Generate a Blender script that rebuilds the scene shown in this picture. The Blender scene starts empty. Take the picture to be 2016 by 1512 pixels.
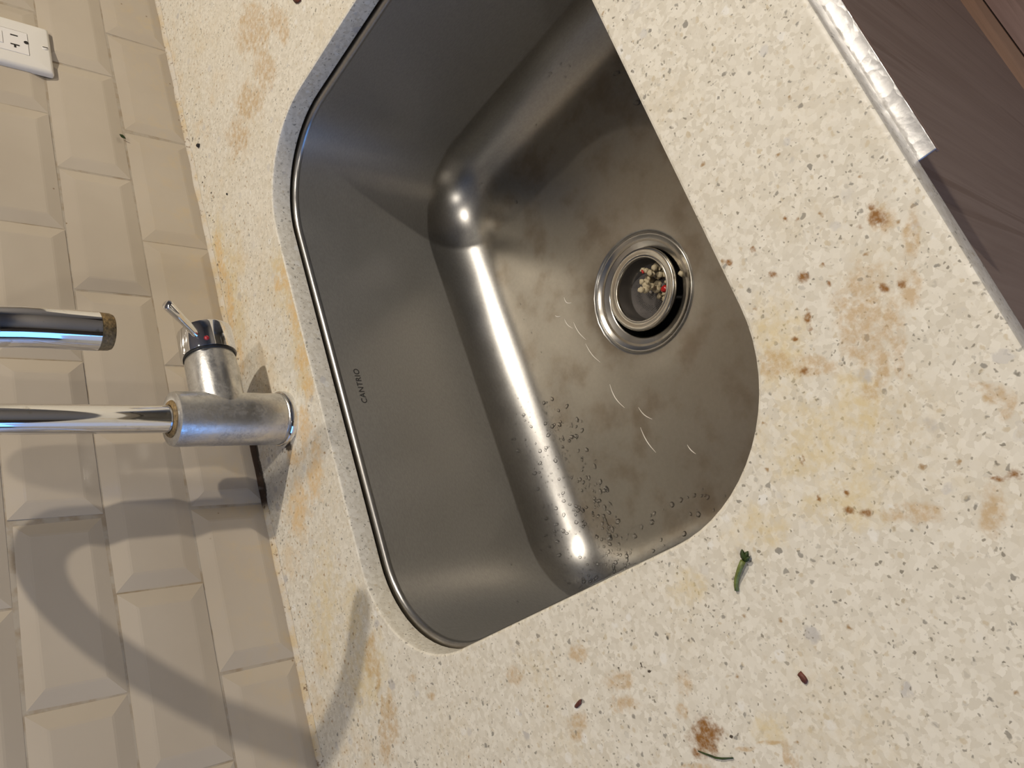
import bpy, bmesh, math, random
import numpy as np
from mathutils import Vector, Matrix, noise
from mathutils.bvhtree import BVHTree

random.seed(7)
SC = bpy.context.scene
COL = SC.collection
Z0 = 0.90                     # height of the counter top above the floor

# ------------------------------------------------------------------ camera
cam_d = bpy.data.cameras.new('camera')
cam_d.sensor_fit = 'HORIZONTAL'
cam_d.sensor_width = 36.0
cam_d.lens = 36.0 * 1633.08 / 2016.0
cam_d.clip_start = 0.01
cam = bpy.data.objects.new('camera', cam_d)
COL.objects.link(cam)
CR = (Vector((-0.30794718, -0.61033951, -0.72983164)),
      Vector((0.87836794, -0.47714069, 0.02839954)),
      Vector((0.36556573, 0.63231515, -0.68303678)))
m = Matrix.Identity(4)
for i in range(3):
    m[i][0] = CR[0][i]; m[i][1] = CR[1][i]; m[i][2] = -CR[2][i]
m.translation = Vector((-0.3268, -0.7310, 0.3904 + Z0))
cam.matrix_world = m
SC.camera = cam

# ------------------------------------------------------------------ world, lights, exposure
SC.view_settings.view_transform = 'Standard'
SC.view_settings.look = 'None'
SC.view_settings.gamma = 1.0
SC.view_settings.use_curve_mapping = False
SC.view_settings.exposure = 0.04
SC.cycles.max_bounces = 6
SC.cycles.diffuse_bounces = 2
SC.cycles.glossy_bounces = 4
SC.cycles.transmission_bounces = 4
SC.cycles.caustics_refractive = False
SC.cycles.use_adaptive_sampling = True
SC.cycles.adaptive_threshold = 0.04
wd = bpy.data.worlds.new('world'); SC.world = wd
wd.use_nodes = True
wd.node_tree.nodes['Background'].inputs[0].default_value = (1.0, 0.90, 0.78, 1)
wd.node_tree.nodes['Background'].inputs[1].default_value = 0.05

def lamp(name, kind, loc, energy, color, size=0.02, size_y=None, target=None):
    d = bpy.data.lights.new(name, kind)
    d.energy = energy; d.color = color
    if kind == 'SPOT':
        d.shadow_soft_size = size; d.spot_size = math.radians(150); d.spot_blend = .35
    elif kind == 'AREA':
        d.shape = 'RECTANGLE' if size_y else 'DISK'
        d.size = size
        if size_y: d.size_y = size_y
    o = bpy.data.objects.new(name, d); COL.objects.link(o)
    o.location = (loc[0], loc[1], loc[2] + Z0)
    if target:
        v = Vector((target[0], target[1], target[2] + Z0)) - o.location
        o.rotation_euler = v.to_track_quat('-Z', 'Y').to_euler()
    return o
WARM = (1.0, 0.913, 0.797)
lamp('ceiling_lamp_key', 'SPOT', (0.94, -1.08, 1.50), 86, WARM, 0.022)
lamp('ceiling_lamp_second', 'SPOT', (0.05, -1.05, 1.50), 27, WARM, 0.03)
lamp('ceiling_lamp_left', 'SPOT', (-1.35, -1.7, 1.50), 24, WARM, 0.03)
lamp('blue_light_left', 'AREA', (-2.27, -1.00, 0.00), 25, (0.13, 0.38, 1.0), 1.30, 1.50, (0.0, -1.00, 0.0))  # unseen blue source at the left, sized from its reflection in the spout

# ------------------------------------------------------------------ helpers
def tag(o, label=None, cat=None, group=None, kind=None):
    if label: o['label'] = label
    if cat: o['category'] = cat
    if group: o['group'] = group
    if kind: o['kind'] = kind
    return o

def mesh_from(name, verts, faces, smooth=False, angle=None):
    me = bpy.data.meshes.new(name)
    me.from_pydata([tuple(v) for v in verts], [], faces)
    me.validate(); me.update()
    if smooth:
        me.polygons.foreach_set('use_smooth', [True] * len(me.polygons))
        if angle: me.set_sharp_from_angle(angle=math.radians(angle))
    return me

def obj(name, me, mat=None, parent=None, loc=(0, 0, 0), world=True):
    """loc is counter-relative for top-level objects, local for children."""
    o = bpy.data.objects.new(name, me); COL.objects.link(o)
    if mat is not None and me is not None and len(me.materials) == 0:
        me.materials.append(mat)
    if parent is not None:
        o.parent = parent; o.location = loc
    else:
        o.location = (loc[0], loc[1], loc[2] + Z0)
    return o

def thing(name, loc, label, cat, group=None):
    o = bpy.data.objects.new(name, None); COL.objects.link(o)
    o.empty_display_size = 0.02
    o.location = (loc[0], loc[1], loc[2] + Z0)
    return tag(o, label, cat, group)

class MB:
    def __init__(s): s.v = []; s.f = []
    def add(s, vs, fs):
        b = len(s.v); s.v += [Vector(x) for x in vs]; s.f += [tuple(i + b for i in f) for f in fs]; return s
    def box(s, x0, x1, y0, y1, z0, z1):
        return s.add([(x0,y0,z0),(x1,y0,z0),(x1,y1,z0),(x0,y1,z0),(x0,y0,z1),(x1,y0,z1),(x1,y1,z1),(x0,y1,z1)],
                     [(0,3,2,1),(4,5,6,7),(0,1,5,4),(1,2,6,5),(2,3,7,6),(3,0,4,7)])
    def bbox(s, x0, x1, y0, y1, z0, z1, b):
        """box with chamfered edges"""
        bm = bmesh.new()
        bmesh.ops.create_cube(bm, size=1)
        for v in bm.verts:
            v.co = Vector(((x0+x1)/2 + v.co.x*(x1-x0), (y0+y1)/2 + v.co.y*(y1-y0), (z0+z1)/2 + v.co.z*(z1-z0)))
        bmesh.ops.bevel(bm, geom=bm.edges[:], offset=b, segments=2, affect='EDGES', profile=0.5)
        bm.verts.index_update()
        s.add([v.co.copy() for v in bm.verts], [[v.index for v in f.verts] for f in bm.faces]); bm.free(); return s
    def lathe(s, prof, n=48, M=None, close=False):
        vs = []; fs = []
        for (r, z) in prof:
            for k in range(n):
                a = 2*math.pi*k/n
                p = Vector((r*math.cos(a), r*math.sin(a), z))
                vs.append(M @ p if M else p)
        L = len(prof)
        for i in range(L-1):
            for k in range(n):
                k2 = (k+1) % n
                fs.append((i*n+k, i*n+k2, (i+1)*n+k2, (i+1)*n+k))
        if close:
            fs.append(tuple(range(n))[::-1]); fs.append(tuple((L-1)*n+k for k in range(n)))
        return s.add(vs, fs)
    def tube(s, pts, rad, n=16, caps=True):
        pts = [Vector(p) for p in pts]
        rs = rad if isinstance(rad, (list, tuple)) else [rad]*len(pts)
        t0 = (pts[1]-pts[0]).normalized()
        ref = Vector((0,0,1)) if abs(t0.z) < 0.9 else Vector((1,0,0))
        u = t0.cross(ref).normalized()
        vs = []; fs = []
        for i, p in enumerate(pts):
            t = (pts[min(i+1, len(pts)-1)] - pts[max(i-1, 0)]).normalized()
            u = (u - t*u.dot(t)).normalized(); w = t.cross(u)
            for k in range(n):
                a = 2*math.pi*k/n
                vs.append(p + (u*math.cos(a) + w*math.sin(a))*rs[i])
        for i in range(len(pts)-1):
            for k in range(n):
                k2 = (k+1) % n
                fs.append((i*n+k, i*n+k2, (i+1)*n+k2, (i+1)*n+k))
        if caps:
            fs.append(tuple(range(n))[::-1]); fs.append(tuple((len(pts)-1)*n+k for k in range(n)))
        return s.add(vs, fs)
    def build(s, name, mat, parent=None, loc=(0,0,0), smooth=False, angle=None):
        return obj(name, mesh_from(name, s.v, s.f, smooth, angle), mat, parent, loc)

# ------------------------------------------------------------------ node helpers
class NT:
    prev = None
    def __init__(s, name):
        s.m = bpy.data.materials.new(name); s.m.use_nodes = True
        s.t = s.m.node_tree; s.n = s.t.nodes; s.l = s.t.links
        s.b = s.n['Principled BSDF']; s.out = s.n['Material Output']
    def node(s, ty, **kw):
        n = s.n.new(ty)
        for k, v in kw.items(): setattr(n, k, v)
        return n
    def inp(s, n, key, val):
        if hasattr(val, 'is_linked') or isinstance(val, bpy.types.NodeSocket): s.l.new(val, n.inputs[key])
        else: n.inputs[key].default_value = val
    def pos(s):
        return s.node('ShaderNodeNewGeometry').outputs['Position']
    def objc(s):
        return s.node('ShaderNodeTexCoord').outputs['Object']
    def math(s, op, a, b=0.0, c=None, clamp=False):
        n = s.node('ShaderNodeMath', operation=op, use_clamp=clamp)
        s.inp(n, 0, a); s.inp(n, 1, b)
        if c is not None: s.inp(n, 2, c)
        return n.outputs[0]
    def vmath(s, op, a, b=(0,0,0), scale=None):
        n = s.node('ShaderNodeVectorMath', operation=op)
        s.inp(n, 0, a)
        if op not in ('LENGTH', 'SCALE'): s.inp(n, 1, b)
        if scale is not None: s.inp(n, 'Scale', scale)
        return n.outputs['Value'] if op in ('LENGTH', 'DOT_PRODUCT', 'DISTANCE') else n.outputs[0]
    def noise(s, vec, scale, detail=2, rough=0.5, out='Fac', dist=0.0):
        n = s.node('ShaderNodeTexNoise')
        s.inp(n, 'Vector', vec); s.inp(n, 'Scale', scale); s.inp(n, 'Detail', detail); s.inp(n, 'Roughness', rough); s.inp(n, 'Distortion', dist)
        return n.outputs[0] if out == 'Fac' else n.outputs[1]
    def vor(s, vec, scale, feature='F1', rnd=1.0):
        n = s.node('ShaderNodeTexVoronoi', feature=feature)
        s.inp(n, 'Vector', vec); s.inp(n, 'Scale', scale); s.inp(n, 'Randomness', rnd)
        return n
    def mrange(s, v, a, b, c=0.0, d=1.0, smooth=False):
        n = s.node('ShaderNodeMapRange'); n.interpolation_type = 'SMOOTHSTEP' if smooth else 'LINEAR'
        s.inp(n, 0, v); s.inp(n, 1, a); s.inp(n, 2, b); s.inp(n, 3, c); s.inp(n, 4, d)
        return n.outputs[0]
    def mix(s, f, a, b):
        n = s.node('ShaderNodeMix', data_type='RGBA')
        s.inp(n, 0, f); s.inp(n, 6, a); s.inp(n, 7, b)
        return n.outputs[2]
    def mapping(s, vec, loc=(0,0,0), rot=(0,0,0), scale=(1,1,1), ty='POINT'):
        n = s.node('ShaderNodeMapping', vector_type=ty)
        s.inp(n, 0, vec); n.inputs[1].default_value = loc; n.inputs[2].default_value = rot; n.inputs[3].default_value = scale
        return n.outputs[0]
    def sep(s, vec):
        n = s.node('ShaderNodeSeparateXYZ'); s.inp(n, 0, vec); return n.outputs
    def bump(s, h, strength, dist=0.001):
        n = s.node('ShaderNodeBump'); s.inp(n, 'Height', h); n.inputs['Strength'].default_value = strength; n.inputs['Distance'].default_value = dist
        s.l.new(n.outputs[0], s.b.inputs['Normal']); return n
    def set(s, **kw):
        for k, v in kw.items(): s.inp(s.b, k.replace('_', ' '), v)
        return s

def C(r, g, b): return (r, g, b, 1.0)

# stains of the worktop, (x, y, semi-axis, semi-axis, angle) in metres
RUST = [(-0.1619,-0.6263,0.0023,0.0018,-2.61),(-0.1671,-0.6175,0.0018,0.0014,-2.5),(-0.1684,-0.6261,0.005,0.0041,-2.64),(-0.1721,-0.5825,0.0036,0.0028,-2.34),(-0.1617,-0.5693,0.0026,0.0021,-2.36),(-0.1914,-0.5748,0.0028,0.0024,2.86),(-0.1973,-0.5732,0.0016,0.0015,-2.52),(-0.1976,-0.5639,0.0019,0.0015,-2.2),(-0.2144,-0.5612,0.0024,0.0023,-2.29),(-0.1402,-0.5886,0.0018,0.0015,-2.69),(-0.1444,-0.5933,0.0015,0.0012,-2.71),(-0.143,-0.5655,0.002,0.0017,-3.06),(-0.1414,-0.5504,0.0025,0.0019,-2.34),(-0.1727,-0.5936,0.0015,0.0013,2.96),(-0.1829,-0.5918,0.0023,0.0013,2.71),(-0.1992,-0.6133,0.0028,0.0023,-2.37),(-0.2022,-0.6209,0.0023,0.0021,-2.56),(-0.2536,-0.5392,0.003,0.0016,2.64),(-0.3626,-0.4182,0.0125,0.0095,-1.15),(-0.3689,-0.4091,0.0046,0.0031,2.37),(-0.3616,-0.4195,0.0075,0.0046,-1.59),(-0.3562,-0.4197,0.0035,0.0023,-1.54),(-0.298,-0.6217,0.0034,0.0025,-1.9),(-0.297,-0.6157,0.0035,0.0013,-1.97),(-0.2733,-0.5385,0.003,0.0013,2.64),(-0.2764,-0.5521,0.0024,0.002,2.5),(-0.2844,-0.5493,0.003,0.0019,-1.89),(-0.2887,-0.5567,0.0034,0.0024,-1.86),(-0.2546,-0.1217,0.0164,0.0031,2.66),(-0.2778,-0.116,0.0122,0.0023,2.65),(-0.3004,-0.1097,0.0241,0.0034,2.67),(-0.2678,-0.1658,0.0062,0.0032,-1.66),(-0.286,-0.1855,0.0057,0.0034,-1.69)]
TAN = [(-0.1688,-0.6267,0.0077,0.0066,-2.96),(-0.1862,-0.6345,0.014,0.0036,2.66),(-0.2041,-0.6238,0.014,0.0049,2.67),(-0.217,-0.6092,0.0141,0.005,2.66),(-0.2308,-0.5953,0.0142,0.0033,2.66),(-0.2395,-0.584,0.0052,0.0034,-2.06),(-0.2306,-0.6046,0.0129,0.0023,2.66),(-0.204,-0.5973,0.0219,0.0143,2.71),(-0.2021,-0.5472,0.0099,0.0073,-2.13),(-0.2142,-0.5659,0.0117,0.0056,-2.09),(-0.2011,-0.5428,0.004,0.0035,2.77),(-0.3349,-0.4165,0.0092,0.0059,2.48),(-0.3461,-0.4108,0.0059,0.0044,2.25),(-0.3216,-0.3744,0.0138,0.0063,-1.75),(-0.3344,-0.3721,0.011,0.0057,-1.7),(-0.3733,-0.4562,0.0094,0.0012,-1.76),(-0.3792,-0.4635,0.0063,0.0022,2.62),(-0.3856,-0.4654,0.0075,0.0019,2.64),(-0.3737,-0.4412,0.0077,0.0013,-1.75),(-0.3756,-0.4049,0.0119,0.0016,-1.74),(-0.2659,-0.6312,0.0058,0.0043,-2.05),(-0.2719,-0.6335,0.0064,0.0038,2.65),(-0.2592,-0.628,0.0055,0.0022,-2.07),(-0.3377,-0.3249,0.0117,0.0087,2.23),(-0.297,-0.5771,0.013,0.0045,-1.94),(-0.237,-0.1179,0.0209,0.0088,2.6),(-0.2979,-0.1165,0.0324,0.0132,2.58),(0.4081,-0.1868,0.0507,0.0297,-2.6),(0.3829,-0.2251,0.0293,0.0145,-2.51),(0.3561,-0.1878,0.0324,0.0229,-2.85),(0.3569,-0.2364,0.0171,0.0114,3.1),(0.3466,-0.1449,0.0374,0.0206,-2.46),(0.3281,-0.1094,0.0325,0.0209,-2.51),(-0.3087,-0.6062,0.0129,0.0058,2.63),(-0.2951,-0.2814,0.0104,0.0065,-1.67),(-0.299,-0.3471,0.0097,0.0061,-1.69)]
YELLOW = [(-0.1954,-0.554,0.0235,0.0166,2.71),(-0.2499,-0.5472,0.0283,0.0271,-1.34),(-0.2771,-0.5475,0.022,0.0146,-1.9),(-0.2752,-0.5025,0.0172,0.0129,-1.8),(-0.3683,-0.4588,0.0119,0.0072,-1.6),(-0.2415,-0.5747,0.0146,0.0144,2.35),(0.1924,-0.0254,0.0613,0.0271,2.74),(0.1422,-0.0227,0.0382,0.0216,2.76),(0.1198,-0.135,0.0408,0.0335,3.03),(0.0691,-0.1328,0.0342,0.0264,2.85),(0.1437,-0.1351,0.0289,0.0197,-2.32),(0.0251,-0.1225,0.0287,0.0187,2.74),(0.2523,-0.0174,0.0351,0.0233,2.87),(-0.204,-0.1082,0.0384,0.0193,2.63),(-0.2499,-0.1031,0.0395,0.0314,2.23),(-0.1813,-0.0638,0.0537,0.0255,2.65),(-0.288,-0.4427,0.0138,0.0108,-1.6)]
ORANGE = [(0.1722,-0.012,0.0499,0.0105,2.95),(0.0937,-0.1362,0.0343,0.0155,2.9),(0.1346,-0.1308,0.0159,0.0136,-3.02),(0.0424,-0.1267,0.0192,0.0132,2.76),(0.012,-0.1236,0.0189,0.0129,2.74),(-0.0222,-0.0998,0.0284,0.015,2.7),(-0.064,-0.1004,0.0324,0.0162,2.68),(-0.0335,-0.0676,0.0137,0.0097,-1.99),(0.2341,-0.0135,0.0342,0.0096,3.0),(0.1127,-0.0125,0.0216,0.0083,3.0),(0.1325,-0.1159,0.0111,0.0096,-2.75),(-0.0826,-0.0604,0.0284,0.0189,2.65)]
DARK = [(-0.3214,-0.3969,0.0020,0.0011,-1.73),(-0.3173,-0.3924,0.0024,0.0010,2.57),(-0.3148,-0.3748,0.0016,0.0012,-1.7),(0.0023,-0.0036,0.012,0.0036,3.1),(-0.0196,-0.003,0.014,0.0035,3.1),(-0.0374,-0.003,0.012,0.0034,3.1),(-0.0217,-0.0654,0.0069,0.0039,-2.01),(-0.2948,-0.5212,0.0011,0.001,-1.44),(-0.366,-0.4349,0.0014,0.001,-1.4)]

TAN += [q for q in RUST if q[1] > -.2]; RUST = [q for q in RUST if q[1] <= -.2]
_r = random.Random(5)
DARK += [(_r.uniform(.28, .47), -.007 - .030*_r.random()**1.6, _r.uniform(.0010, .0022), _r.uniform(.0009, .0014), _r.uniform(0, 3)) for _ in range(34)]
DARK += [(_r.uniform(.10, .28), -.005 - .006*_r.random(), _r.uniform(.0012, .0026), .0010, _r.uniform(-.3, .3)) for _ in range(14)]
STAINS = dict(yellow=YELLOW, orange=ORANGE, tan=TAN, rust=RUST, dark=DARK)
def stain_fields(xy):
    """per-vertex fields, 1 in the middle of a stain and 0 on its rim, for the shader to roughen"""
    out = {}
    for key, blobs in STAINS.items():
        f = np.full(len(xy), -1.5, np.float32)
        for (x, y, a, b, th) in blobs:
            c, s_ = math.cos(th), math.sin(th)
            dx, dy = xy[:, 0]-x, xy[:, 1]-y
            d = np.sqrt(((c*dx + s_*dy)/(a*1.25))**2 + ((-s_*dx + c*dy)/(b*1.25))**2)
            f = np.maximum(f, 1-d)
        out[key] = f
    return out
def stain_mask(N, key, nz, amp, lo, hi):
    at = N.node('ShaderNodeAttribute', attribute_name='stain_' + key)
    f = N.math('ADD', at.outputs['Fac'], N.math('MULTIPLY', N.math('SUBTRACT', nz, .5), amp))
    return N.mrange(f, lo, hi, 0, 1, True)

def quartz(name, stained=True):
    N = NT(name)
    P = N.pos()
    # light mosaic of chips
    warp = N.vmath('SCALE', N.vmath('SUBTRACT', N.noise(P, 260, 2, .5, 'Color'), (.5, .5, .5)), scale=0.0045)
    PW = N.vmath('ADD', P, warp)
    v1 = N.vor(PW, 320)
    rnd = N.sep(v1.outputs['Color'])
    base = N.mix(rnd[0], C(.63, .58, .475), C(.77, .725, .62))
    def chips(b, scale, thr, col, r0, r1, off, f=1.0, soft=.09):
        v = N.vor(N.vmath('ADD', PW, off), scale)
        c = N.sep(v.outputs['Color'])
        sel = N.math('LESS_THAN', c[0], thr)
        size = N.mrange(c[1], 0, 1, r0, r1)
        mk = N.mrange(N.math('SUBTRACT', size, v.outputs['Distance']), 0.0, soft, 0, 1)
        mk = N.math('MULTIPLY', N.math('MULTIPLY', mk, sel), N.mrange(c[2], 0, 1, .25*f, f))
        return N.mix(mk, b, col)
    base = chips(base, 60, .15, C(.45, .43, .41), .14, .36, (3, 1, 2), .75)
    base = chips(base, 110, .16, C(.80, .78, .72), .15, .42, (7, 4, 1), .7)
    base = chips(base, 190, .45, C(.28, .26, .22), .10, .34, (1, 8, 5), .95)
    base = chips(base, 420, .44, C(.23, .205, .16), .16, .42, (5, 2, 9), .9, .14)
    base = chips(base, 260, .28, C(.56, .47, .32), .18, .48, (4, 9, 3), .7, .14)
    base = chips(base, 75, .10, C(.55, .53, .50), .16, .38, (8, 3, 6), .8)
    base = chips(base, 120, .03, C(.07, .06, .05), .08, .17, (2, 6, 4), 1)
    blot = N.noise(P, 170, 3, .65)
    if stained:
        fine = N.noise(P, 330, 3, .65)
        mid = N.noise(P, 75, 4, .65)
        s = N.sep(P)
        band = N.mrange(s[1], -.17, -.01, 0, 1, True)
        # thin yellow-brown film that the scrubbing left in patches
        film = N.math('MULTIPLY', N.mrange(N.noise(P, 11, 5, .62), .48, .72, 0, .45, True), N.mrange(blot, .38, .62, .1, 1))
        base = N.mix(film, base, C(.60, .49, .30))
        cloud = N.mrange(N.noise(P, 24, 5, .7), .50, .70, 0, .5, True)
        base = N.mix(N.math('MULTIPLY', band, cloud), base, C(.66, .50, .29))
        y = N.math('MULTIPLY', stain_mask(N, 'yellow', mid, 2.4, -.1, .9), N.mrange(blot, .35, .62, .2, .70))
        base = N.mix(y, base, C(.66, .53, .28))
        o = N.math('MULTIPLY', stain_mask(N, 'orange', mid, 2.2, .0, .8), N.mrange(blot, .3, .6, .25, .75))
        base = N.mix(o, base, C(.68, .45, .19))
        spk = N.vor(PW, 210)
        sc = N.sep(spk.outputs['Color'])
        spm = N.math('MULTIPLY', N.math('LESS_THAN', sc[1], N.mrange(band, 0, 1, .02, .24)), N.mrange(spk.outputs['Distance'], .12, .34, .85, 0))
        base = N.mix(spm, base, C(.33, .20, .08))
        t = N.math('MULTIPLY', stain_mask(N, 'tan', mid, 1.9, .05, .6), N.mrange(blot, .34, .60, .06, .68))
        base = N.mix(t, base, C(.50, .33, .15))
        r = N.math('MULTIPLY', stain_mask(N, 'rust', blot, 1.5, .0, .7), N.mrange(fine, .30, .55, .55, 1))
        base = N.mix(r, base, C(.26, .12, .03))
        d = N.math('MULTIPLY', stain_mask(N, 'dark', fine, 1.0, .05, .35), .95)
        base = N.mix(d, base, C(.045, .03, .018))
    N.set(Base_Color=base, Roughness=N.mrange(blot, .3, .7, .34, .5))
    N.b.inputs['Specular IOR Level'].default_value = 0.35
    return N.m

def simple(name, col, rough, metal=0.0, spec=0.5, var=0.0, vscale=40, bump=0.0, bscale=300, coat=0.0):
    N = NT(name)
    P = N.objc()
    if var:
        n = N.noise(P, vscale, 4, .6)
        base = N.mix(N.mrange(n, .3, .7), C(*[c*(1-var) for c in col]), C(*[min(1, c*(1+var)) for c in col]))
    else:
        base = C(*col)
    N.set(Base_Color=base, Roughness=rough, Metallic=metal)
    N.b.inputs['Specular IOR Level'].default_value = spec
    N.b.inputs['Coat Weight'].default_value = coat
    if bump: N.bump(N.noise(P, bscale, 3), bump, .001)
    return N.m

def tile_mat():
    N = NT('glazed_tile')
    P = N.pos()
    n = N.noise(P, 7, 3)
    base = N.mix(N.mrange(n, .35, .65), C(.455, .385, .292), C(.495, .425, .328))
    # brown splashes that thin out with height
    s = N.sep(P)
    low = N.mrange(s[2], Z0, Z0 + .10, 1, 0, True)
    v = N.vor(P, 120)
    c = N.sep(v.outputs['Color'])
    spot = N.math('MULTIPLY', N.math('LESS_THAN', c[0], N.mrange(low, 0, 1, .004, .05)), N.mrange(v.outputs['Distance'], .06, .16, 1, 0))
    base = N.mix(N.math('MULTIPLY', spot, .8), base, C(.16, .09, .03))
    film = N.math('MULTIPLY', N.mrange(N.noise(P, 45, 4, .65), .5, .7, 0, .5), low)
    base = N.mix(film, base, C(.55, .42, .24))
    N.set(Base_Color=base, Roughness=N.mrange(n, .3, .7, .16, .26))
    N.b.inputs['Specular IOR Level'].default_value = .5
    N.bump(N.noise(P, 30, 2), .10, .002)
    return N.m

def grout_mat():
    N = NT('grout')
    P = N.pos()
    n = N.noise(P, 60, 4, .6)
    base = N.mix(N.mrange(n, .45, .65), C(.40, .345, .265), C(.32, .25, .165))
    N.set(Base_Color=base, Roughness=.9)
    return N.m

def caulk_mat():
    N = NT('stained_caulk')
    P = N.pos()
    n = N.noise(P, 45, 4, .65)
    base = N.mix(N.mrange(n, .42, .62), C(.60, .545, .45), C(.58, .46, .28))
    v = N.noise(P, 190, 3, .7)
    base = N.mix(N.mrange(v, .60, .66, 0, .85), base, C(.16, .09, .035))
    s = N.sep(P)
    # rotten dark stretch left of the tap
    dk = N.math('MULTIPLY', N.mrange(s[0], -.062, -.050, 0, 1, True), N.mrange(s[0], .050, .075, 1, 0, True))
    base = N.mix(N.math('MULTIPLY', dk, N.mrange(N.noise(P, 60, 2), .25, .42, .5, 1)), base, C(.05, .025, .01))
    N.set(Base_Color=base, Roughness=.6)
    N.bump(v, .5, .002)
    return N.m

def steel_mat(name, base=(.52, .50, .47), rough=(.24, .30)):
    N = NT(name)
    P = N.pos()
    n = N.noise(P, 24, 3, .5)
    N.set(Base_Color=C(*base), Metallic=1.0, Roughness=N.mrange(n, .3, .7, rough[0], rough[1]))
    return N.m

def bowl_mat():
    """matt brushed walls, smoother drawn cove, used and slightly brown floor"""
    N = NT('brushed_steel')
    P = N.pos()
    g = N.node('ShaderNodeNewGeometry')
    nz = N.math('ABSOLUTE', N.sep(g.outputs['Normal'])[2])
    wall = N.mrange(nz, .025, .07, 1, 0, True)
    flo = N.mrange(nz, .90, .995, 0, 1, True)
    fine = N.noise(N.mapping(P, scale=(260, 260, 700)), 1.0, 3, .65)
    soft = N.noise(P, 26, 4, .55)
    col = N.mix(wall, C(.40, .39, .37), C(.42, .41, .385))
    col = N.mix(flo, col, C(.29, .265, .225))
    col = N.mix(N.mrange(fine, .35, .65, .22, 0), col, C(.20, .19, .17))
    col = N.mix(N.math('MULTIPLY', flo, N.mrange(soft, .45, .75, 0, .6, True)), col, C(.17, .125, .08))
    ro = N.math('ADD', .30, N.math('MULTIPLY', wall, .14))
    ro = N.math('ADD', ro, N.mrange(soft, .3, .7, -.02, .03))
    N.set(Base_Color=col, Roughness=ro, Metallic=N.math('SUBTRACT', .95, N.math('MULTIPLY', wall, .15)))
    tg = N.node('ShaderNodeTangent', direction_type='RADIAL', axis='Z')
    N.l.new(tg.outputs[0], N.b.inputs['Tangent'])
    N.inp(N.b, 'Anisotropic', N.math('MULTIPLY', N.math('SUBTRACT', 1.0, flo), .5))
    N.b.inputs['Anisotropic Rotation'].default_value = .25
    return N.m

def worn_chrome():
    N = NT('worn_limescaled_chrome')
    P = N.objc()
    n = N.noise(P, 60, 5, .65)
    sp = N.noise(P, 420, 2, .6)
    k = N.math('MULTIPLY', N.mrange(n, .42, .62), N.mrange(sp, .4, .6, .4, 1))
    col = N.mix(k, C(.66, .65, .62), C(.44, .42, .38))
    N.set(Base_Color=col, Metallic=N.mrange(k, 0, 1, .95, .7), Roughness=N.mrange(k, 0, 1, .30, .48))
    N.bump(sp, .15, .0006)
    return N.m

def chrome_mat():
    N = NT('chrome')
    P = N.objc()
    n = N.noise(P, 55, 4, .7)
    k = N.mrange(n, .60, .68)
    N.set(Base_Color=N.mix(k, C(.78, .78, .78), C(.60, .58, .54)), Metallic=1.0, Roughness=N.mrange(k, 0, 1, .05, .22))
    return N.m

def wood_mat(name, c0, c1, c2, along='z', rough=.45, scale=1.0):
    N = NT(name)
    P = N.objc()
    sc = {'z': (38, 38, 1.6), 'x': (1.6, 38, 38)}[along]
    q = N.mapping(P, scale=tuple(v*scale for v in sc))
    n = N.noise(q, 1.0, 6, .62, dist=.6)
    f = N.noise(N.mapping(P, scale=tuple(v*scale*6 for v in sc)), 1.0, 3, .6)
    col = N.mix(N.mrange(n, .33, .67), C(*c0), C(*c1))
    col = N.mix(N.mrange(n, .56, .62, 0, .55), col, C(*c2))
    col = N.mix(N.mrange(f, .4, .7, 0, .28), col, C(*c2))
    N.set(Base_Color=col, Roughness=rough)
    N.b.inputs['Specular IOR Level'].default_value = .3
    N.bump(f, .12, .0006)
    return N.m

def foil_mat():
    N = NT('crinkled_aluminium')
    P = N.pos()
    v = N.vor(N.vmath('ADD', P, N.vmath('SCALE', N.noise(P, 60, 2, .5, 'Color'), scale=.02)), 85, 'F1')
    n = N.noise(P, 120, 3, .6)
    h = N.math('ADD', v.outputs['Distance'], N.math('MULTIPLY', n, .6))
    N.set(Base_Color=C(.80, .79, .78), Metallic=1.0, Roughness=.3)
    N.bump(h, .12, .004)
    return N.m

def water_mat():
    N = NT('water')
    fr = N.node('ShaderNodeFresnel'); fr.inputs['IOR'].default_value = 1.45
    tr = N.node('ShaderNodeBsdfTransparent'); tr.inputs[0].default_value = C(.985, .985, .985)
    gl = N.node('ShaderNodeBsdfGlossy'); gl.inputs['Roughness'].default_value = .03; gl.inputs['Color'].default_value = C(1, 1, 1)
    mx = N.node('ShaderNodeMixShader')
    N.l.new(N.math('MULTIPLY', fr.outputs[0], 1.5, clamp=True), mx.inputs[0]); N.l.new(tr.outputs[0], mx.inputs[1]); N.l.new(gl.outputs[0], mx.inputs[2])
    N.l.new(mx.outputs[0], N.out.inputs['Surface'])
    return N.m

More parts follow.
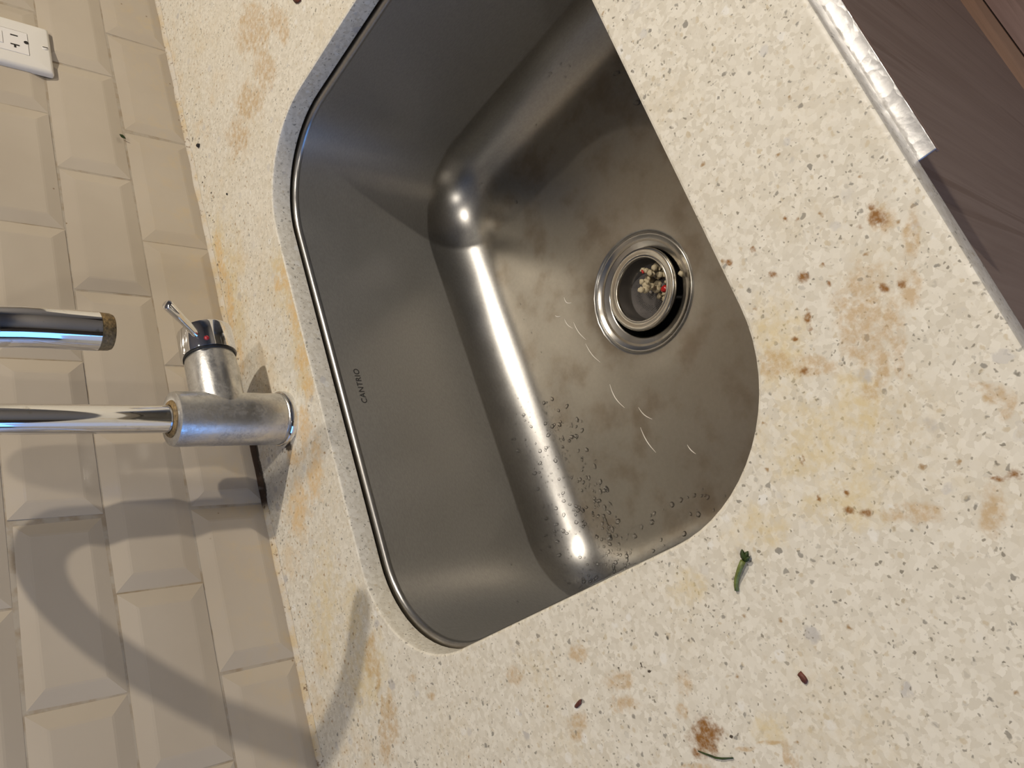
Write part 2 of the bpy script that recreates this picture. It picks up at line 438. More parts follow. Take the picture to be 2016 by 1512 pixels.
M = dict(
    quartz=quartz('stained_quartz'), quartz_cut=quartz('clean_quartz_cut', False), tile=tile_mat(), grout=grout_mat(), caulk=caulk_mat(),
    steel=bowl_mat(), flange=steel_mat('drain_steel', (.48, .455, .41), (.20, .28)),
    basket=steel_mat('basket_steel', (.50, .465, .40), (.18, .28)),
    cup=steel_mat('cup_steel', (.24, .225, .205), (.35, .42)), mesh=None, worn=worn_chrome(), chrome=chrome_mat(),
    black=simple('gap_black', (.012, .012, .012), .5),
    plastic=simple('white_plastic', (.74, .70, .62), .35, spec=.5),
    plastic2=simple('white_receptacle_plastic', (.78, .74, .68), .3, spec=.5),
    slot=simple('slot_dark', (.02, .015, .012), .8),
    scale=simple('limescale_brown', (.20, .13, .05), .6, var=.6, vscale=350, bump=.5, bscale=600),
    letter=simple('etched_lettering', (.035, .032, .03), .6),
    red=simple('indicator_red', (.35, .02, .03), .25), foil=foil_mat(),
    wood=wood_mat('taupe_laminate', (.28, .212, .168), (.37, .288, .232), (.175, .12, .088), 'z', .42),
    carc=simple('cabinet_board', (.09, .07, .06), .6),
    plank=wood_mat('brown_floor_board', (.20, .105, .06), (.25, .14, .085), (.12, .06, .035), 'x', .4),
    plank2=wood_mat('red_brown_floor_board', (.17, .095, .075), (.21, .125, .10), (.11, .06, .045), 'x', .4),
    subfloor=simple('floor_joint_dark', (.03, .018, .012), .8),
    paint=simple('wall_paint', (.40, .36, .30), .7), ceil=simple('ceiling_paint', (.5, .46, .40), .8),
    dkpaint=simple('dark_wall_paint', (.10, .085, .075), .7),
    water=water_mat(),
    crumb=simple('cooked_crumb', (.50, .42, .27), .45, var=.35, vscale=260, bump=.3, bscale=500),
    pepper=simple('red_pepper_skin', (.42, .012, .01), .25),
    herb=simple('green_herb', (.14, .17, .04), .5, var=.5, vscale=220, bump=.3),
    herbd=simple('dark_green_herb', (.025, .045, .006), .55, var=.5, vscale=300),
    dried=simple('dried_red_scrap', (.11, .028, .016), .6, var=.4, vscale=400),
    char=simple('charred_crumb', (.012, .01, .008), .7, bump=.5),
)
def dark_mesh():
    N = NT('perforated_basket_bottom')
    P = N.objc()
    v = N.vor(P, 620, 'F1', .15)
    k = N.mrange(v.outputs['Distance'], .22, .36)
    N.set(Base_Color=N.mix(k, C(.01, .01, .01), C(.13, .12, .115)), Metallic=.6, Roughness=.5)
    N.bump(k, .6, .0006)
    return N.m
M['mesh'] = dark_mesh()

# ------------------------------------------------------------------ room shell
XL, XR, YF, ZC = -2.3, 2.7, -3.4, 1.58
def struct(name, mb, mat, label=None):
    o = mb.build(name, mat); tag(o, label, None, None, 'structure'); return o
struct('ceiling', MB().box(XL, XR, YF, .16, ZC, ZC+.05), M['ceil'], 'plain painted ceiling above the kitchen')
struct('wall_left', MB().box(XL-.1, XL, YF, .16, -.9, ZC), M['dkpaint'], 'dark wall at the far left of the room')
struct('wall_right', MB().box(XR, XR+.1, YF, .16, -.9, ZC), M['paint'], 'painted wall at the right of the room')
struct('wall_front', MB().box(XL, XR, YF-.1, YF, -.9, ZC), M['paint'], 'painted wall behind the photographer')
wall = struct('wall_back', MB().box(XL, XR, .0036, .16, -.9, ZC), M['grout'], 'tiled backsplash wall behind the sink')

# glazed bevelled tiles, each one a part of the wall
TW, TH, G = .1545, .0755, .0016
def tile_mesh(w, h):
    L = []
    for ins, y in ((0, .0075), (0, .0034), (.0130, .0003), (.0150, 0.0)):
        L.append([(ins, y, ins), (w-ins, y, ins), (w-ins, y, h-ins), (ins, y, h-ins)])
    vs = [p for l in L for p in l]; fs = []
    for i in range(len(L)-1):
        for k in range(4):
            k2 = (k+1) % 4
            fs.append((i*4+k, i*4+k2, (i+1)*4+k2, (i+1)*4+k))
    b = (len(L)-1)*4
    fs.append((b, b+1, b+2, b+3))
    return mesh_from('tile', vs, fs)
tm = tile_mesh(TW-G, TH-G); tm.materials.append(M['tile'])
offs = [.5670, .4949, .5673, .4949, .5670, .4949]
for k in range(6):
    zc = 0.0 if k == 0 else .0751 + (k-1)*.0756
    for i in range(-5, 10):
        x0 = offs[k] - (i+1)*TW + G/2
        o = bpy.data.objects.new('tile', tm); COL.objects.link(o)
        o.parent = wall
        o.location = (x0, random.uniform(-.0002, .0004), zc + (G/2 if k else .0008))
        o.rotation_euler = (random.uniform(-.006, .006), random.uniform(-.002, .002), random.uniform(-.004, .004))

# caulk bead in the joint of worktop and tiles
cb = MB()
n = 240; vs = []; fs = []
for i in range(n+1):
    x = -1.15 + 2.5*i/n
    w = .0030 + .0016*(noise.noise(Vector((x*38, 0, 0)))) + .0006*noise.noise(Vector((x*160, 3, 0)))
    h = .0034 + .0012*noise.noise(Vector((x*30, 9, 0)))
    vs += [(x, -w, .0002), (x, -w*.45, h*.35), (x, .0018, h), (x, .0045, h), (x, .0045, .0002)]
for i in range(n):
    for k in range(4):
        a = i*5+k
        fs.append((a, a+1, a+6, a+5))
trim = cb.add(vs, fs).build('trim_1', M['caulk'], smooth=True)
tag(trim, 'yellowed mouldy caulk bead between worktop and tiles', None, None, 'structure')

# floor boards
fl = struct('floor', MB().box(XL, XR, YF, .16, -.93, -.9075), M['subfloor'], 'brown wooden board floor in front of the cabinet')
pm = {}
for r_ in range(-4, 8):
    y1 = -.654 - r_*.127
    y0 = y1 - .1262
    if y1 > -.10: continue
    for c_ in range(3):
        x0 = -1.9 + c_*1.42 - (.35 if r_ % 2 else 0)
        mb = MB().bbox(0, 1.4185, 0, .1255, 0, .0075, .0006)
        key = 'p' if (r_ < 0) else ('q' if r_ % 2 == 0 else 'p')
        if key not in pm:
            pm[key] = mesh_from('floor_board', mb.v, mb.f); pm[key].materials.append(M['plank'] if key == 'p' else M['plank2'])
        o = bpy.data.objects.new('floor_board', pm[key]); COL.objects.link(o)
        o.parent = fl; o.location = (x0, y0, -.9075)

# ------------------------------------------------------------------ base cabinet
cab = thing('base_cabinet', (.065, -.35, -.9), 'dark taupe wood-grain base cabinet under the sink worktop', 'cabinet')
lx, ly = .065, -.35
cz = .9
def cpart(name, x0, x1, y0, y1, z0, z1, mat, b=0.0):
    mb = MB()
    if b: mb.bbox(x0-lx, x1-lx, y0-ly, y1-ly, z0+cz, z1+cz, b)
    else: mb.box(x0-lx, x1-lx, y0-ly, y1-ly, z0+cz, z1+cz)
    return mb.build(name, mat, cab)
cpart('side_panel', -1.05, -1.032, -.62, -.01, -.80, -.0205, M['carc'])
cpart('side_panel', 1.182, 1.20, -.62, -.01, -.80, -.0205, M['carc'])
cpart('bottom_panel', -1.032, 1.182, -.62, -.01, -.80, -.782, M['carc'])
cpart('toe_kick', -1.05, 1.20, -.575, -.56, -.8995, -.80, M['wood'])
for a, b in ((-1.05, -.423), (-.420, .560), (.563, 1.20)):
    cpart('door', a, b, -.640, -.621, -.795, -.030, M['wood'], .0008)
# edge pull: a bent aluminium strip on the door top
pull = MB()
pull.bbox(-.147-lx, .52-lx, -.6585-ly, -.628-ly, -.0235+cz, -.0215+cz, .0004)
pull.bbox(-.147-lx, .52-lx, -.6585-ly, -.6570-ly, -.0262+cz, -.0225+cz, .0004)
po = pull.build('edge_pull', M['foil'], cab)
tag(po, 'shiny crinkled aluminium pull strip under the front edge of the worktop')

# ------------------------------------------------------------------ worktop with the sink cut-out
SX0, SX1, SY0, SY1 = -.2639, .2817, -.5441, -.1366
def rrect(x0, x1, y0, y1, r, nc=16, ns=10):
    r = max(r, .0005)
    pts = []
    cs = [(x1-r, y1-r, 0), (x0+r, y1-r, 90), (x0+r, y0+r, 180), (x1-r, y0+r, 270)]
    for q in range(4):
        cx, cy, a0 = cs[q]
        for k in range(nc+1):
            a = math.radians(a0 + 90*k/nc)
            pts.append((cx + r*math.cos(a), cy + r*math.sin(a)))
        nx, ny, na = cs[(q+1) % 4]
        a = math.radians(a0+90); p0 = (cx + r*math.cos(a), cy + r*math.sin(a))
        a = math.radians(na); p1 = (nx + r*math.cos(a), ny + r*math.sin(a))
        for k in range(1, ns):
            t = k/ns
            pts.append((p0[0]+(p1[0]-p0[0])*t, p0[1]+(p1[1]-p0[1])*t))
    return pts
def ring_inset(i, base_r=.098):
    return rrect(SX0+i, SX1-i, SY0+i, SY1-i, base_r-i)

def worktop():
    CX0, CX1, CY0, CY1 = -1.08, 1.25, -.650, .0040
    T = .0200; e = .0021
    xs = [CX0+e, -.95, -.80, -.65, -.55] + [-.46 + .002*i for i in range(561)] + [.75, .90, 1.05, CX1-e]
    ny = 327
    ys = [CY0+e + (CY1-CY0-2*e)*i/(ny-1) for i in range(ny)]
    nx = len(xs)
    X, Y = np.meshgrid(np.array(xs), np.array(ys), indexing='ij')
    def sdf(x, y, r=.098):                      # distance outside the rounded cut-out
        qx = np.abs(x-(SX0+SX1)/2) - ((SX1-SX0)/2 - r); qy = np.abs(y-(SY0+SY1)/2) - ((SY1-SY0)/2 - r)
        return np.hypot(np.maximum(qx, 0), np.maximum(qy, 0)) + np.minimum(np.maximum(qx, qy), 0) - r
    ok = sdf(X, Y) > .0030
    cell = ok[:-1, :-1] & ok[1:, :-1] & ok[1:, 1:] & ok[:-1, 1:]
    idx = -np.ones((nx, ny), int)
    verts = []
    used = np.zeros((nx, ny), bool)
    used[:-1, :-1] |= cell; used[1:, :-1] |= cell; used[1:, 1:] |= cell; used[:-1, 1:] |= cell
    ii, jj = np.nonzero(used)
    idx[ii, jj] = np.arange(len(ii))
    verts = [(xs[i], ys[j], 0.0) for i, j in zip(ii, jj)]
    ci, cj = np.nonzero(cell)
    faces = np.stack([idx[ci, cj], idx[ci+1, cj], idx[ci+1, cj+1], idx[ci, cj+1]], 1).tolist()
    mats = [0]*len(faces)
    # jagged inner boundary of the grid
    cnt = {}
    for f in faces:
        for k in range(4):
            a, b = f[k], f[(k+1) % 4]
            key = (a, b) if a < b else (b, a)
            cnt[key] = cnt.get(key, 0) + 1
    def inner(v):
        x, y, _ = verts[v]
        return sdf(np.array([x]), np.array([y]))[0] < .012
    bnd = [k for k, c in cnt.items() if c == 1 and inner(k[0]) and inner(k[1])]
    def addloop(pts, z):
        b = len(verts); verts.extend([(p[0], p[1], z) for p in pts]); return list(range(b, b+len(pts)))
    hl = [addloop(ring_inset(i), z) for i, z in ((-e, 0), (-e*.3, -e*.3), (0, -e), (0, -T+e*.4), (-e*.4, -T))]
    bm = bmesh.new(); mp = {}
    def bv(i):
        if i not in mp:
            mp[i] = bm.verts.new(verts[i])
        return mp[i]
    ed = [bm.edges.new((bv(a), bv(b))) for a, b in bnd]
    L = hl[0]
    ed += [bm.edges.new((bv(L[k]), bv(L[(k+1) % len(L)]))) for k in range(len(L))]
    bmesh.ops.triangle_fill(bm, use_beauty=True, edges=ed, normal=(0, 0, 1))
    inv = {v: i for i, v in mp.items()}
    for f in bm.faces:
        q = [inv[v] for v in f.verts]
        if f.normal.z < 0: q.reverse()
        faces.append(q); mats.append(0)
    bm.free()
    for a, b in zip(hl[:-1], hl[1:]):
        for k in range(len(a)):
            j = (k+1) % len(a)
            faces.append((a[k], b[k], b[j], a[j])); mats.append(1)
    # outer edge
    o0 = [idx[i, 0] for i in range(nx)] + [idx[nx-1, j] for j in range(1, ny)] + [idx[i, ny-1] for i in range(nx-2, -1, -1)] + [idx[0, j] for j in range(ny-2, 0, -1)]
    def outer(i):
        r = []
        for v in o0:
            x, y, _ = verts[v]
            x = CX0+i if x < CX0+e*1.5 else (CX1-i if x > CX1-e*1.5 else x)
            y = CY0+i if y < CY0+e*1.5 else (CY1-i if y > CY1-e*1.5 else y)
            r.append((x, y))
        return r
    ol = [o0] + [addloop(outer(i), z) for i, z in ((e*.3, -e*.3), (0, -e), (0, -T+e), (e, -T))]
    for a, b in zip(ol[:-1], ol[1:]):
        for k in range(len(a)):
            j = (k+1) % len(a)
            faces.append((a[k], b[k], b[j], a[j])); mats.append(1)
    # underside
    bm = bmesh.new()
    def lp(ids): return [bm.verts.new(verts[i]) for i in ids]
    A, B = lp(ol[-1]), lp(hl[-1])
    ed = [bm.edges.new((q[k], q[(k+1) % len(q)])) for q in (A, B) for k in range(len(q))]
    bmesh.ops.triangle_fill(bm, use_beauty=True, edges=ed, normal=(0, 0, -1))
    inv = {v: i for v, i in zip(A+B, list(ol[-1])+list(hl[-1]))}
    for f in bm.faces:
        q = [inv[v] for v in f.verts]
        if f.normal.z > 0: q.reverse()
        faces.append(q); mats.append(1)
    bm.free()
    me = bpy.data.meshes.new('worktop'); me.from_pydata(verts, [], faces); me.update()
    me.materials.append(M['quartz']); me.materials.append(M['quartz_cut'])
    me.polygons.foreach_set('material_index', mats)
    me.polygons.foreach_set('use_smooth', [True]*len(me.polygons)); me.set_sharp_from_angle(angle=math.radians(28))
    xy = np.array(verts)[:, :2]
    for key, f in stain_fields(xy).items():
        at = me.attributes.new('stain_' + key, 'FLOAT', 'POINT'); at.data.foreach_set('value', f.astype(np.float32))
    return obj('worktop', me)
wt = worktop()
tag(wt, 'stained cream speckled quartz worktop with a rounded sink cut-out', 'worktop')

# ------------------------------------------------------------------ sink
DX, DY = .0055, -.343
SL = Vector((.009, -.340, -.26))
sink = thing('sink', SL, 'undermount brushed steel sink bowl with rounded corners and a round drain', 'sink')
prof = [(-.018, -.0220), (-.001, -.0220), (.0006, -.0221), (.0020, -.0225), (.0033, -.0233), (.0041, -.0245), (.0045, -.0262)]
for t in (.008, .03, .12, .25, .40, .55, .70, .85, .95, .985, 1.0):
    prof.append((.0045 + .0025*t, -.0262 - .1638*t))
FR = .052
for k in range(1, 13):
    a = math.radians(88*k/12)
    prof.append((.0070 + FR*(1-math.cos(a)), -.190 - FR*math.sin(a)*.98))
rings = [[Vector((p[0], p[1], z)) for p in ring_inset(i)] for i, z in prof]
last = rings[-1]
cz_ = prof[-1][1]
def circ(r, z, ref):
    out = []
    for p in ref:
        d = Vector((p.x-DX, p.y-DY, 0)).normalized()
        out.append(Vector((DX + d.x*r, DY + d.y*r, z)))
    return out
target = circ(.0610, -.2450, last)
for k in range(1, 9):
    t = k/8
    rings.append([a.lerp(b, t) for a, b in zip(last, target)])
    for p in rings[-1]:
        p.z = cz_ + (-.2450 - cz_)*(t**1.0)
for r_, z in ((.0600, -.2452), (.0592, -.2462), (.0585, -.2476), (.0570, -.2480), (.0500, -.2484)):
    rings.append(circ(r_, z, last))
nv = len(last)
vs = [v - SL for r_ in rings for v in r_]; fs = []
for i in range(len(rings)-1):
    for k in range(nv):
        k2 = (k+1) % nv
        fs.append((i*nv+k, i*nv+k2, (i+1)*nv+k2, (i+1)*nv+k))
bowl_me = mesh_from('bowl', vs, fs, True)
bowl = obj('bowl', bowl_me, M['steel'], sink)
bvh = BVHTree.FromPolygons([v + SL for v in vs], fs)

# drain flange and throat
dl = Vector((DX, DY, 0)) - SL
fp = [(.0578, -.2481), (.0576, -.2468), (.0570, -.2462), (.0562, -.2463), (.0554, -.2470), (.0520, -.2484), (.0480, -.2500), (.0450, -.2510), (.0438, -.2514), (.0432, -.2524), (.0429, -.2550)]
MB().lathe(fp, 64, Matrix.Translation(dl)).build('drain_flange', M['flange'], sink, smooth=True)
MB().lathe([(.0429, -.2550), (.0426, -.275), (.0430, -.300), (.0300, -.312), (.0005, -.314)], 48, Matrix.Translation(dl)).build('drain_throat', M['black'], sink, smooth=True)  # flat black colour stands in for the dark depth of the drain

# etched lettering on the rear wall of the bowl
td = bpy.data.curves.new('lettering', 'FONT')
td.body = 'CANTRIO'; td.size = .0088; td.extrude = .00004; td.space_character = 1.08
to = bpy.data.objects.new('lettering_source', td); COL.objects.link(to)
bpy.context.view_layer.update()
tme = bpy.data.meshes.new_from_object(to.evaluated_get(bpy.context.evaluated_depsgraph_get()))
bpy.data.objects.remove(to)
xs = [v.co.x for v in tme.vertices]; ys = [v.co.y for v in tme.vertices]
sx = .0368/(max(xs)-min(xs)); sy = .0062/(max(ys)-min(ys))
for v in tme.vertices:
    x = (v.co.x-min(xs))*sx; y = (v.co.y-min(ys))*sy; z = v.co.z
    v.co = Vector((x, -z, y))
tme.name = 'lettering'
let = obj('lettering', tme, M['letter'], sink, Vector((-.0128, -.1416, -.0475)) - SL)
tag(let, 'small dark maker name etched on the rear wall of the bowl')

# water drops on the steel
wb = MB()
ico = bmesh.new(); bmesh.ops.create_icosphere(ico, subdivisions=2, radius=1.0)
ICO_V = [v.co.copy() for v in ico.verts]; ICO_F = [[v.index for v in f.verts] for f in ico.faces]; ico.free()
def drop(x, y, r, flat=.5, st=1.0, rot=0.0):
    hit = bvh.ray_cast(Vector((x, y, -.03)), Vector((0, 0, -1)))
    if hit[0] is None: return
    nrm = hit[1] if hit[1].z > 0 else -hit[1]
    q = nrm.to_track_quat('Z', 'X').to_matrix()
    sd = random.random()*50
    pts = []
    for v in ICO_V:
        w = 1 + .22*noise.noise(v*1.3 + Vector((sd, 0, 0)))
        p = Vector((v.x*r*w*st, v.y*r*w/st**.5, v.z*r*flat))
        p.rotate(Matrix.Rotation(rot, 3, 'Z'))
        pts.append(hit[0] + q @ p)
    wb.add(pts, ICO_F)
R_ = random.random
for _ in range(330):      # rear cove, denser to the left end
    x = -.232 + .21*(R_()**1.7); y = SY1 - .008 - .062*(R_()**.9)
    if x < -.19: y -= .03*R_()
    drop(x, y, .0007 + .0016*R_()**2, .60, 1 + .3*R_(), R_()*6)
for _ in range(60):
    x = -.10 + .26*R_(); y = SY1 - .012 - .055*R_()
    drop(x, y, .0004 + .0006*R_(), .5)
for _ in range(90):       # left end of the floor
    x = -.245 + .055*R_(); y = -.20 - .27*R_()
    drop(x, y, .0008 + .0024*R_()**2, .40, 1 + .5*R_(), R_()*6)
for _ in range(45):       # floor in front of the cove
    x = -.20 + .16*R_(); y = -.198 - .022*R_()
    drop(x, y, .0008 + .0020*R_()**1.5, .45, 1.3, R_()*6)
for _ in range(34):       # right end
    x = .19 + .075*R_(); y = -.20 - .25*R_()
    drop(x, y, .0006 + .0014*R_()**2, .4, 1.4, R_()*6)
for (x, y, r) in ((.205, -.44, .0038), (.19, -.46, .004), (.172, -.425, .0035), (.215, -.42, .003)):
    drop(x, y, r, .25, 1.6, 1.0)
wo = wb.build('water_drops', M['water'], sink, -SL, smooth=True)
tag(wo, 'clear water drops clinging to the steel', None, None, 'stuff')

# curled wet residue threads on the floor of the bowl
wet = simple('wet_residue', (.85, .80, .72), .2)
def thread(x, y, L, a, c):
    pts = []
    for k in range(9):
        t = k/8
        px = x + L*t*math.cos(a) + c*math.sin(t*3.1)*-math.sin(a); py = y + L*t*math.sin(a) + c*math.sin(t*3.1)*math.cos(a)
        px += .0004*noise.noise(Vector((px*900, py*900, 0)))
        h = bvh.ray_cast(Vector((px, py, -.03)), Vector((0, 0, -1)))
        if h[0]: pts.append(h[0] + Vector((0, 0, .0003)))
    if len(pts) > 3: MB().tube(pts, [.0002+.0003*math.sin(math.pi*k/(len(pts)-1)) for k in range(len(pts))], 6).build('residue_thread', wet, sink, -SL, smooth=True)
for (x, y, L, a, c) in ((.045, -.262, .012, .5, .003), (.040, -.243, .008, .9, .001), (.020, -.252, .016, .35, .002), (.000, -.262, .026, .25, .002), (-.030, -.268, .028, .3, .002),
                       (-.038, -.318, .010, -.6, .004), (-.085, -.275, .03, .2, .003), (-.11, -.30, .02, .5, .002), (-.14, -.29, .03, .2, .002), (-.16, -.33, .012, .4, .001)):
    thread(x, y, L, a, c)

# ------------------------------------------------------------------ strainer basket, lying loose in the drain
BL = Vector((.0080, -.3443, -.2478))
bk = thing('strainer_basket', BL, 'round steel strainer basket sitting loosely in the sink drain', 'strainer')
bk.rotation_euler = (math.radians(-1.5), math.radians(1.5), 0)
rim = [(.0395, -.0030), (.0404, -.0010), (.0407, .0014), (.0402, .0030), (.0395, .0038), (.0370, .0038), (.0345, .0030), (.0330, .0028), (.0322, .0034), (.0312, .0036), (.0304, .0028), (.0300, .0005)]
MB().lathe(rim, 64).build('rim', M['basket'], bk, smooth=True)
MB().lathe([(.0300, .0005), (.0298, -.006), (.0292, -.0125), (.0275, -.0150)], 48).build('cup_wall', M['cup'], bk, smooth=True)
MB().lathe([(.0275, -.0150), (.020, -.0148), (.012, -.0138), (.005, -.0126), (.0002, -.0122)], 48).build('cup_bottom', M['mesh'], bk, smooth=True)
MB().lathe([(.0026, -.0126), (.0026, -.0116), (.0018, -.0110), (.0002, -.0108)], 20).build('centre_knob', M['flange'], bk, smooth=True)

# leftovers in the basket
def crumb_mesh(name, r, seed, mat, sq=(1, 1, .8)):
    vs = []
    for v in ICO_V:
        w = 1 + .45*noise.noise(v*1.6 + Vector((seed*7.1, 0, 0)))
        vs.append((v.x*r*w*sq[0], v.y*r*w*sq[1], v.z*r*w*sq[2]))
    me = mesh_from(name, vs, ICO_F, True); me.materials.append(mat); return me
cms = [crumb_mesh('food_crumb', 1.0, s, M['crumb']) for s in range(6)]
placed = []
cnt = 0
random.seed(21)
def crumb_at(px, py, r, name='food_crumb', mesh=None, label='pale cooked food crumb in the pile inside the drain basket', group='food crumbs in the drain basket'):
    z = -.0148 + r*.7
    for (qx, qy, qz, qr) in placed:
        d = math.hypot(px-qx, py-qy)
        if d < (r+qr)*.8: z = max(z, qz + math.sqrt(max(0, ((r+qr)*.8)**2 - d*d)))
    placed.append((px, py, z, r))
    o = bpy.data.objects.new(name, mesh or random.choice(cms)); COL.objects.link(o)
    o.scale = (r, r*random.uniform(.8, 1.2), r*random.uniform(.7, 1)) if mesh is None else (1, 1, 1)
    o.rotation_euler = (R_()*.5, R_()*.5, R_()*6)
    o.location = (BL.x+px, BL.y+py, BL.z+z+Z0)
    tag(o, label, 'food scrap', group)
for _ in range(46):
    a = R_()*2*math.pi; q = R_()**.5
    px = .001 + .0185*q*math.cos(a); py = -.0150 + .0115*q*math.sin(a)
    if math.hypot(px, py) > .0265: continue
    crumb_at(px, py, random.uniform(.0020, .0038))
pep = crumb_mesh('red_pepper_piece', .0042, 11, M['pepper'], (1, .8, .6))
crumb_at(-.0110, -.0190, .0030, 'red_pepper_piece', pep, 'glossy red pepper piece on the food crumbs in the drain basket', None)
pep2 = crumb_mesh('red_pepper_piece', .0017, 12, M['pepper'], (1.4, .7, .6))
crumb_at(.013, -.0105, .0012, 'red_pepper_piece', pep2, 'tiny red pepper sliver at the edge of the food crumbs', None)
o = obj('food_crumb', crumb_mesh('food_crumb', .0024, 5, M['crumb'], (1.3, 1, .8)), None, None, (DX-.0105, DY-.0470, -.2445))
tag(o, 'single pale food crumb stuck on the drain flange beside the basket', 'food scrap')

# ------------------------------------------------------------------ tap
FX, FY = .0062, -.0700
tap = thing('tap', (FX, FY, 0), 'chrome gooseneck kitchen tap with a worn grey body and side lever', 'tap')
MB().lathe([(.0005, 0), (.0268, 0), (.0270, .0008), (.0270, .0058), (.0262, .0068), (.0250, .0070)], 56).build('base_ring', M['chrome'], tap, smooth=True, angle=40)
MB().lathe([(.0248, .0070), (.0240, .0078), (.0240, .0085), (.0248, .0092), (.0248, .1060), (.0240, .1085), (.0226, .1094), (.0150, .1094), (.0140, .1080), (.0135, .1060)], 56).build('body', M['worn'], tap, smooth=True, angle=35)
# scale-crusted collar where the spout enters the body
MB().lathe([(.0150, .1080), (.0168, .1094), (.0162, .1106), (.0140, .1112), (.0127, .1118)], 40).build('collar', M['scale'], tap, smooth=True)
# side outlet with cartridge cap and pin lever, along +x
NZ = .0630
RX = Matrix.Translation((0, 0, NZ)) @ Matrix.Rotation(math.radians(90), 4, 'Y')
nk = [(.0236, .0050), (.0236, .0285), (.0235, .0600), (.0228, .0620), (.0228, .0640)]
MB().lathe(nk, 56, RX).build('side_neck', M['worn'], tap, smooth=True, angle=40)
MB().lathe([(.0228, .0634), (.0240, .0636), (.0240, .0652), (.0232, .0656)], 56, RX).build('cap_gap_ring', M['black'], tap, smooth=True)  # black ring painted in for the dark gap between neck and cap
cap = MB().lathe([(.0232, .0652), (.0252, .0656), (.0256, .0664), (.0256, .0900), (.0248, .0925), (.0225, .0940), (.0005, .0946)], 56, RX).build('cartridge_cap', M['chrome'], tap, smooth=True, angle=35)
l0 = Vector((.086-FX, -.088-FY, .0805)); l1 = Vector((.096-FX, -.117-FY, .1155))
ld = (l1-l0).normalized()
MB().tube([l0-ld*.004, l0, l0.lerp(l1, .5), l1-ld*.0025, l1-ld*.0008, l1], [.0040, .0038, .0040, .0048, .0045, .0034], 20).build('lever', M['chrome'], tap, smooth=True, angle=40)
MB().lathe([(.0026, 0), (.0024, .0012), (.0014, .0019), (.0002, .0021)], 20,
           Matrix.Translation((.0785-FX, -.0925-FY, .0730)) @ Vector((0, -.8, .45)).to_track_quat('Z', 'Y').to_matrix().to_4x4()).build('hot_cold_dot', M['red'], cap, smooth=True)
# spout
E = Vector((-.0300-FX, -.2630-FY, 0)); rr = E.length/2; dh = E.normalized()
zs = .2560
pts = [Vector((0, 0, .100)), Vector((0, 0, .15)), Vector((0, 0, .20)), Vector((0, 0, zs-.01))]
for k in range(25):
    a = math.pi*k/24
    pts.append(dh*(rr*(1-math.cos(a))) + Vector((0, 0, zs + rr*math.sin(a))))
pts += [E + Vector((0, 0, .245)), E + Vector((0, 0, .2275))]
MB().tube(pts, .0123, 32, caps=False).build('spout', M['chrome'], tap, smooth=True)
ar = Matrix.Translation(E)
MB().lathe([(.0122, .2280), (.0120, .2268), (.0117, .2210), (.0110, .2192), (.0096, .2188), (.0091, .2210), (.0002, .2215)], 32, ar).build('aerator', M['scale'], tap, smooth=True, angle=40)

# ------------------------------------------------------------------ socket outlet on the tiles
PX, PZ = .5000, .1990
out = thing('socket_outlet', (PX, 0, PZ), 'white wall socket with cover plate on the tiles', 'socket')
pw, ph = .0350, .0570
def plate_mesh():
    mb = MB()
    L = []
    for ins, y in ((0, .001), (0, -.0022), (.0008, -.0040), (.0030, -.0058), (.0042, -.0061)):
        L.append([(p[0], y, p[1]) for p in rrect(-pw+ins, pw-ins, -ph+ins, ph-ins, .0026, 5, 2)])
    hole = [(p[0], -.0061, p[1]) for p in rrect(-.0170, .0170, -.0338, .0338, .0012, 5, 2)]
    hb = [(p[0], -.0030, p[1]) for p in rrect(-.0170, .0170, -.0338, .0338, .0012, 5, 2)]
    L += [hole, hb]
    nn = len(L[0])
    vs = [p for l in L for p in l]; fs = []
    for i in range(len(L)-1):
        for k in range(nn):
            k2 = (k+1) % nn
            fs.append((i*nn+k, i*nn+k2, (i+1)*nn+k2, (i+1)*nn+k))
    return mesh_from('cover_plate', vs, fs, True, 30)
obj('cover_plate', plate_mesh(), M['plastic'], out)
face = MB().bbox(-.0166, .0166, -.0064, -.0005, -.0334, .0334, .0006).build('receptacle_face', M['plastic2'], out)
def slot(x0, x1, z0, z1, name='slot'):
    MB().box(x0, x1, -.00655, -.0030, z0, z1).build(name, M['slot'], face)
for s in (-1, 1):
    zc = s*.0200
    slot(.0082-.0009, .0082+.0009, zc-.0036, zc+.0036)
    slot(-.0058-.0009, -.0058+.0009, zc-.0044, zc+.0044)
    slot(-.0102, -.0066, zc-.0010, zc+.0012)
    MB().lathe([(.0024, 0), (.0024, .003)], 20, Matrix.Translation((.0018, -.00655, zc-.0114)) @ Matrix.Rotation(math.radians(-90), 4, 'X'), True).build('ground_hole', M['slot'], face)
for s in (-1, 1):
    MB().bbox(-.0080, .0098, -.0072, -.0060, s*.0048-.0036, s*.0048+.0036, .0004).build('test_button', M['plastic2'], face)
for s in (-1, 1):
    sc = MB().lathe([(.0031, 0), (.0030, .0005), (.0022, .0009), (.0002, .0010)], 20, Matrix.Translation((.0018, -.0061, s*.0500)) @ Matrix.Rotation(math.radians(90), 4, 'X')).build('screw', M['plastic'], out, smooth=True)
    MB().box(.0013, .0023, -.00725, -.0066, s*.0500-.0027, s*.0500+.0027).build('screw_slot', M['slot'], sc)

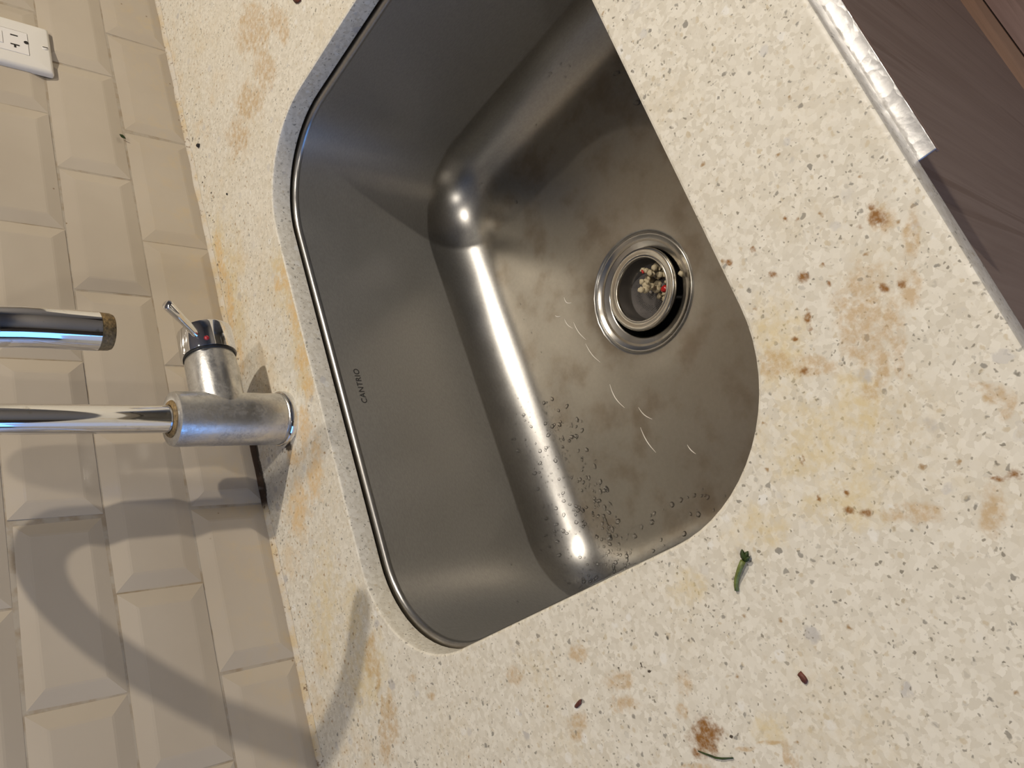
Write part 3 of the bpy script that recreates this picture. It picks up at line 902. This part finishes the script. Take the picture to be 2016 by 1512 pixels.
# ------------------------------------------------------------------ scraps on the worktop
hl = Vector((-.2895, -.4835, 0))
herb = thing('herb_sprig', hl, 'small green herb sprig lying on the worktop left of the sink', 'herb')
st = [Vector(p) - hl for p in ((-.2990, -.4742, .0012), (-.2965, -.4752, .0014), (-.2935, -.4775, .0020), (-.2895, -.4825, .0030), (-.2868, -.4862, .0032))]
MB().tube(st, [.0011, .0012, .0013, .0015, .0016], 10).build('stem', M['herb'], herb, smooth=True)
def leaf(p, d, L, w):
    d = Vector(d).normalized(); sd = d.cross(Vector((0, 0, 1))).normalized(); up = Vector((0, 0, 1))
    p = Vector(p)
    vs = []; 
    for t, ww, hh in ((0, .25, 0), (.3, .9, .0006), (.6, 1, .0010), (.85, .55, .0008), (1, .08, .0002)):
        c = p + d*L*t
        vs += [c - sd*w*ww, c + up*hh, c + sd*w*ww, c - up*.0004]
    fs = []
    for i in range(4):
        for k in range(4):
            k2 = (k+1) % 4
            fs.append((i*4+k, i*4+k2, i*4+4+k2, i*4+4+k))
    fs += [(3, 2, 1, 0), (16, 17, 18, 19)]
    return MB().add(vs, fs)
e = st[-1]
for d, L, w in (((.9, -.35, .10), .0062, .0017), ((.55, -.75, .05), .0062, .0017), ((.1, -.9, .12), .0048, .0014)):
    leaf(e - Vector((0, 0, .0006)), d, L, w).build('leaf', M['herbd'], herb, smooth=True)

def scrap(name, x, y, r, mat, label, cat, sq=(1, 1, .6), rot=0.0, seed=1):
    o = obj(name, crumb_mesh(name, r, seed, mat, sq), None, None, (x, y, r*sq[2]*.75))
    o.rotation_euler = (0, 0, rot); tag(o, label, cat); return o
scrap('food_scrap', -.3488, -.4900, .0021, M['dried'], 'small dark red dried scrap on the worktop below the herb sprig', 'food scrap', (1.5, .9, .5), .4, 3)
scrap('food_scrap', -.3256, -.3335, .0019, M['dried'], 'tiny maroon dried sliver on the worktop left of the sink', 'food scrap', (2.0, .7, .5), 1.9, 4)
scrap('burnt_crumb', .3902, -.0223, .0027, M['char'], 'black burnt crumb on the worktop near the tiles', 'crumb', (1, 1, .7), 0, 5)
scrap('food_scrap', .3655, -.2700, .0050, M['dried'], 'dark red scrap on the worktop behind the sink edge', 'food scrap', (1.8, .8, .35), .5, 6)
scrap('burnt_crumb', .2890, -.0600, .0013, M['char'], 'tiny dark crumb on the worktop between tiles and sink', 'crumb', (1, 1, .7), 0, 7)
hb = MB().tube([(-.3686, -.4104, .0004), (-.3705, -.4138, .0005), (-.3723, -.4175, .0008), (-.3738, -.4206, .0012), (-.3750, -.4250, .0014), (-.3760, -.4315, .0010)], [.0003, .0005, .0006, .0006, .0006, .0004], 8)
tag(hb.build('dried_stalk', M['herbd'], None, (0, 0, 0), smooth=True), 'thin dark dried stalk beside the brown stain on the worktop', 'stalk')
ws = obj('dried_leaf_scrap', leaf((0, 0, 0), (.6, 0, .8), .0075, .0022).build('tmp', M['herbd']).data, None, None, (.397, -.0012, .0755))
bpy.data.objects.remove(bpy.data.objects['tmp'])
tag(ws, 'dark dried leaf scrap stuck in the tile joint above the worktop', 'leaf')
